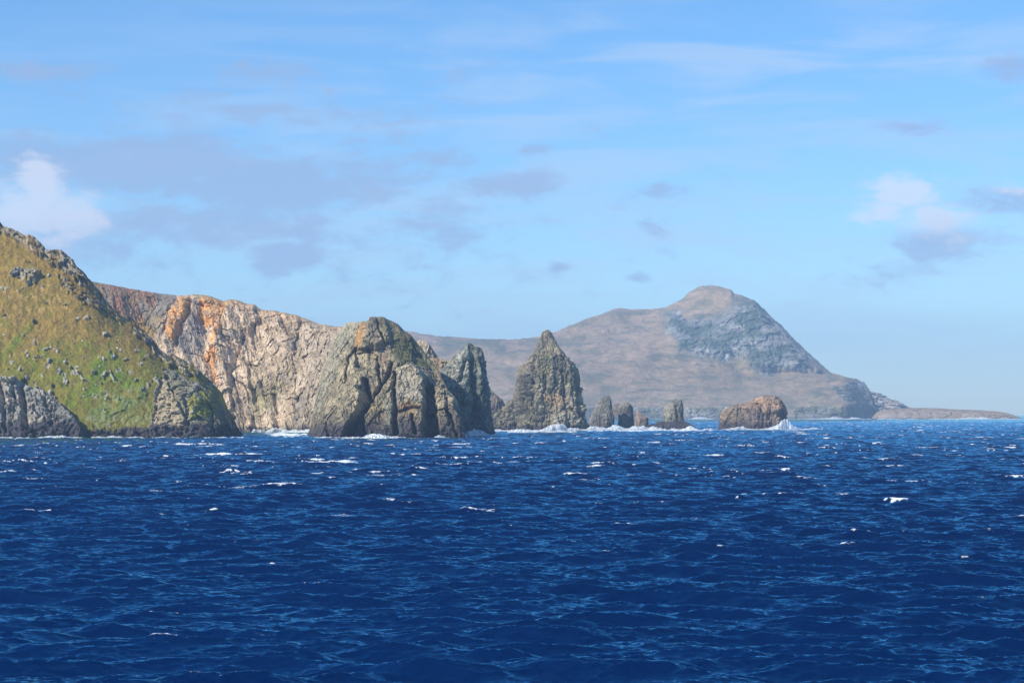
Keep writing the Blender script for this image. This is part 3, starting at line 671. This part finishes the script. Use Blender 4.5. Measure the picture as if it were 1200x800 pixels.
stack('shore_rock', [([(560, 512), (562, 470), (568, 460), (573, 457)], [(600, 512), (594, 488), (591, 476), (588, 469), (582, 464), (577, 459), (575, 457)], 1.0, 0, 110, 90)], 2560, 23,
      rock_col((.17, .15, .13), (.26, .22, .17), (.09, .085, .09)), 'low brown rock between the dark slate stack and the tall pinnacle', 'rock')
stack('pinnacle', [([(574, 512), (576, 496), (582, 486), (592, 476), (602, 468), (612, 462), (620, 458)], [(650, 512), (645, 490), (640, 470), (630, 460), (626, 458)], .7, 10, 170, 100),
                   ([(598, 514), (600, 490), (603, 466), (606, 448), (608, 436), (609, 429), (612, 427)], [(650, 514), (640, 480), (632, 440), (626, 430), (620, 427), (615, 426.5)], .9, 6, 170, 160),
                   ([(606, 514), (608, 470), (612, 440), (618, 428), (624, 418), (628, 409), (630, 403), (632, 396), (635, 391), (638, 388), (640, 387)],
                    [(686, 514), (685, 500), (682, 488), (684, 479), (679, 472), (676, 464), (676, 444), (674, 436), (670, 430), (665, 421), (659, 414), (654, 408), (652, 402), (648, 396), (646, 390), (643, 386.5)], .85, 0, 260, 300)],
      2440, 24, rock_col((.22, .195, .14), (.36, .31, .21), (.12, .115, .105), zones=[([(636, 465), (662, 455), (664, 478), (640, 476)], (.46, .30, .15), .7), ([(655, 425), (674, 440), (676, 462), (662, 450)], (.17, .17, .07), .7), ([(632, 415), (648, 410), (645, 450), (630, 440)], (.26, .24, .11), .6),
                                                                                   ([(644, 488), (670, 484), (680, 498), (650, 500)], (.42, .38, .31), .5)]),
      'tallest sea stack, a pointed brown pinnacle with a sloping left shoulder', fac=12, amp=.19,
      cuts=[([(612, 462), (626, 460), (628, 512), (612, 512)], -7, 3), ([(628, 470), (650, 474), (648, 500), (628, 506)], -5, 4), ([(646, 486), (668, 482), (684, 500), (684, 516), (646, 516)], 5, 3), ([(634, 392), (646, 396), (644, 412), (636, 410)], -2.5, 2)],
      clefts=[([(612, 468), (610, 512)], 1.4, -8), ([(640, 440), (636, 470)], 1.8, -4), ([(664, 440), (660, 480)], 1.8, -4), ([(628, 420), (622, 456)], 1.5, -4)])
stack('sea_stack', [([(688, 512), (689, 500), (693, 489), (697, 480), (700, 472), (704, 467), (709, 464)], [(719, 512), (719, 492), (717, 480), (716, 470), (714.5, 464), (712, 463.5)], .8, 0, 110, 110)], 2550, 25,
      rock_col((.19, .18, .155), (.28, .26, .21), (.12, .115, .11)), 'grey tooth-shaped stack directly right of the tall pinnacle', amp=.13)
stack('rock_arch', [([(717, 512), (717.5, 490), (717, 476), (719, 474)], [(720.5, 512), (720, 494), (720, 486), (722, 475)], 1.5, 0, 60, 60),
                    ([(722, 512), (723, 500), (725, 492), (724.5, 485), (722, 480), (722, 476), (727, 472.5), (731, 471.5)], [(744, 512), (743, 500), (742, 488), (741, 478), (739, 473.5), (736, 472)], .9, 0, 110, 100),
                    ([(716.5, 486.5), (717, 480), (718, 476), (721, 474)], [(730, 486), (730, 480), (729, 475), (727, 473)], 1.0, 0, 70, 40)], 2580, 26,
      rock_col((.20, .18, .155), (.28, .25, .20), (.12, .11, .11)), 'small natural rock arch with a window in its left side', cat='rock arch', amp=.1)
stack('sea_stack', [([(742, 512), (744, 498), (745, 488), (746, 483), (747, 481)], [(762, 512), (760, 497), (759, 490), (755, 488), (752, 484), (749, 481)], .9, 0, 80, 70)], 2560, 27,
      rock_col((.27, .20, .16), (.36, .27, .21), (.12, .11, .11)), 'smallest reddish stub of rock between the arch and the blocky stack', amp=.13)
stack('rock_ledge', [([(757, 512), (758, 500), (762, 497), (770, 496.5)], [(826, 512), (820, 505), (812, 499), (806, 495), (798, 494)], .35, -14, 200, 36)], 2540, 28,
      rock_col((.08, .07, .075), (.12, .11, .10), (.05, .045, .05)), 'low dark ledge awash at the foot of the blocky stack', 'rock ledge', amp=.08)
stack('sea_stack', [([(775, 512), (777, 500), (778, 490), (778, 479), (781, 475), (786, 471), (791, 468)], [(803, 512), (801, 498), (800, 486), (800, 474), (799, 468.5), (796, 467)], .8, 0, 110, 110)], 2560, 29,
      rock_col((.20, .19, .15), (.34, .32, .25), (.11, .11, .105), zones=[([(780, 480), (792, 482), (790, 494), (780, 494)], (.40, .38, .27), .7)]), 'blocky grey stack with a slanting top above a dark ledge', amp=.12,
      clefts=[([(792, 476), (794, 496)], 1.2, -3)])
stack('sea_stack', [([(842, 512), (844, 500), (846, 492), (849, 484), (852, 479), (858, 477), (864, 474), (869, 472.5), (874, 473), (880, 470), (886, 467), (891, 464.5), (896, 464)], [(921, 512), (918, 500), (919, 490), (917, 477), (915, 470), (912, 465), (906, 464), (902, 463.5)], .75, 0, 260, 150)], 2620, 30,
      rock_col((.23, .175, .14), (.36, .25, .17), (.12, .10, .10), wet=(492, 500), zones=[([(880, 466), (912, 462), (916, 478), (892, 484), (880, 478)], (.50, .32, .19), .75), ([(846, 496), (850, 482), (866, 474), (870, 490)], (.20, .17, .11), .5)]),
      'broad low reddish-brown stack, farthest right of the stacks', amp=.11, cuts=[([(890, 484), (915, 480), (916, 502), (888, 502)], -4, 3)])

# pale boulders lying on the turf of the hill: real stones, each one an object
def boulder_mesh(i, nm='boulder'):
    rg = np.random.default_rng(100 + i); n, m = 14, 10
    th = np.linspace(0, 2 * np.pi, n, endpoint=False); ph = np.linspace(-1.5, 1.5, m)
    P = np.stack([(np.cos(ph)[:, None] * np.cos(th)).ravel(), (np.cos(ph)[:, None] * np.sin(th)).ravel(), (np.sin(ph)[:, None] * np.ones(n)).ravel()], 1)
    d, r, cr = facet(P + rg.random(3) * 50, .9); P *= (1 + .45 * d)[:, None]; P *= np.array([1, .8, .7])
    f = grid_faces(m, n, True)
    me = link_mesh(nm, P, f, M_ROCK, cols=np.array([[.62, .58, .52]]) * (.6 + .6 * r[:, None])); return me
PROTO = [boulder_mesh(i) for i in range(4)]
rg = random.Random(5); hill = bpy.data.objects['hill']
dg = bpy.context.evaluated_depsgraph_get(); dg.update()
from mathutils.bvhtree import BVHTree
hv = np.empty(len(hill.data.vertices) * 3, np.float32); hill.data.vertices.foreach_get('co', hv); hv = hv.reshape(-1, 3)
nb_ = 0; tries = 0; used = set()
clus = [(rg.uniform(4, 150), rg.uniform(300, 470)) for _ in range(26)] + [(70, 415), (42, 422), (26, 318), (100, 395), (82, 440), (130, 400), (25, 385), (12, 390)]
cam_o = Vector((0, 0, H)); 
bv = BVHTree.FromObject(hill, dg)
while nb_ < 36 and tries < 4000:
    tries += 1
    c = rg.choice(clus); px, py = c[0] + rg.gauss(0, 7), c[1] + rg.gauss(0, 6)
    if py > 478 or px < 1: continue
    if py < pl(px, HILL_TOP) + 22: continue
    dr = Vector(((px - 600) / F, 1, (Y0 - py) / F)).normalized()
    hit = bv.ray_cast(cam_o, dr)
    if hit[0] is None or hit[0].z < 25: continue
    s = .6 + 1.1 * rg.random() ** 3
    if nb_ < len(PROTO): o = PROTO[nb_]
    else:
        o = PROTO[nb_ % 4].copy(); COL.objects.link(o)
    o.location = hit[0] + Vector((0, -.1, .1)) * s; o.scale = (s * rg.uniform(.9, 1.5), s, s * rg.uniform(.7, 1.1)); o.rotation_euler = (rg.uniform(-.4, .4), rg.uniform(-.4, .4), rg.uniform(0, 6.3))
    tag(o, 'pale grey boulder lying on the turf of the left hillside', 'boulder', 'pale boulders scattered over the hillside'); nb_ += 1

# ------------------------------------------------------------------ surf breaking along the rocks
def foam_material():
    m = bpy.data.materials.new('white_surf'); m.use_nodes = True; t = m.node_tree; g = G(t)
    b = t.nodes['Principled BSDF']; b.inputs['Roughness'].default_value = .8; b.inputs['Specular IOR Level'].default_value = .2
    tc = nd(t, 'ShaderNodeTexCoord'); n = g.noise(tc.outputs['Object'], .35, 6, .65)
    t.links.new(g.mix(g.step(n, .3, .75), (.62, .70, .74), (.82, .84, .85)), b.inputs['Base Color'])
    a = g.noise(tc.outputs['Object'], .9, 5, .75)
    t.links.new(g.step(a, .38, .62), b.inputs['Alpha'])
    return m
M_FOAM = foam_material()
def surf(pts, height, width, seed, bursts=(), thr=.0):
    """pts: (px, distance) along the shore; broken white water heaped against it"""
    p = np.array(pts, float); pxs = np.arange(p[0, 0], p[-1, 0], .28); Yc = np.interp(pxs, p[:, 0], p[:, 1]); n = len(pxs); m = 15
    t = np.linspace(-1, 1, m)
    PX = np.tile(pxs, (m, 1)).ravel(); Yv = (Yc[None, :] + t[:, None] * width).ravel(); X = (PX - 600) / F * Yv
    P = np.stack([X, Yv, X * 0 + seed * 13.], 1)
    env = fbm(np.stack([PX, PX * 0, PX * 0 + seed], 1), 16, 3); lump = fbm(P, 7, 4); prof = np.clip(1 - np.repeat(t, n) ** 2, 0, 1)
    hgt = height * (.55 + 1.1 * env + .75 * lump - thr)
    for bx, bw, bh in bursts: hgt += bh * np.exp(-((PX - bx) / bw / 1.25) ** 2) * np.clip(.75 + 1.5 * fbm(P + 33, 12, 3), 0, 2)
    hgt += fbm(P + 70, 1.8, 3) * .5
    Z = -1.0 + (hgt + 1.0) * prof ** .6
    ed = np.minimum((PX - p[0, 0]), (p[-1, 0] - PX)); Z = -1.4 + (Z + 1.4) * sst(ed, 0, 6)
    o = link_mesh('surf', np.stack([X, Yv, Z], 1), grid_faces(m, n), M_FOAM, smooth=True)
    return tag(o, kind='stuff')
surf([(-200, 1690), (0, 1690), (100, 1694), (290, 1716)], 2.2, 9, 1, [(60, 8, 1.5), (75, 5, 2), (28, 6, 1), (225, 4, 4.0), (130, 12, .8)], .15)
surf([(292, 2180), (330, 2240), (372, 2150)], 4.2, 20, 2, [(322, 8, 3), (350, 6, 1.5)])
surf([(296, 1990), (330, 2000), (368, 1930)], 2.2, 16, 8, [(330, 5, 1.5)], .1)
surf([(364, 1716), (400, 1690), (460, 1683), (500, 1688), (552, 1722)], 2.2, 9, 3, [(437, 7, 4.0), (450, 5, 2.5), (515, 8, 1.5), (545, 5, 3)], .1)
surf([(540, 1800), (560, 1850), (590, 1900)], 3.2, 16, 4, [(553, 7, 4), (560, 8, 3)])
surf([(566, 2330), (600, 2320), (640, 2330), (690, 2400), (760, 2440), (822, 2440)], 3.6, 18, 5, [(650, 12, 4.0), (662, 12, 3), (700, 9, 4), (722, 6, 4.5), (750, 9, 5), (765, 5, 3), (806, 6, 4.5)])
surf([(590, 2160), (620, 2160), (680, 2200)], 3.0, 14, 6, [(615, 9, 3)], .1)
surf([(820, 2440), (850, 2500), (920, 2560), (965, 2620)], 2.8, 16, 7, [(918, 6, 8), (912, 9, 4), (926, 8, 4), (866, 7, 4)])
surf([(745, 7380), (900, 7400), (1025, 7400)], 5, 50, 9, [(820, 6, 7), (975, 8, 6), (1000, 6, 7)], .35)
surf([(1025, 7330), (1100, 7330), (1202, 7330)], 5, 50, 10, [(1135, 14, 5), (1150, 8, 4)], .25)

# ------------------------------------------------------------------ haze: one closed box of thin air
def build_haze():
    x, y0_, y1_, z0, z1 = 16000, -400, 21500, -9, 900
    V = [(sx * x, yy, zz) for zz in (z0, z1) for (sx, yy) in ((-1, y0_), (1, y0_), (1, y1_), (-1, y1_))]
    Fc = [(0, 3, 2, 1), (4, 5, 6, 7), (0, 1, 5, 4), (1, 2, 6, 5), (2, 3, 7, 6), (3, 0, 4, 7)]
    m = bpy.data.materials.new('sea_haze'); m.use_nodes = True; t = m.node_tree; t.nodes.clear()
    out = nd(t, 'ShaderNodeOutputMaterial'); v = nd(t, 'ShaderNodeVolumePrincipled')
    v.inputs['Color'].default_value = (.44, .67, 1.0, 1); v.inputs['Density'].default_value = 6.1e-5; v.inputs['Anisotropy'].default_value = 0.0
    t.links.new(v.outputs[0], out.inputs['Volume'])
    o = link_mesh('haze', V, Fc, m); tag(o, kind='stuff')
build_haze()
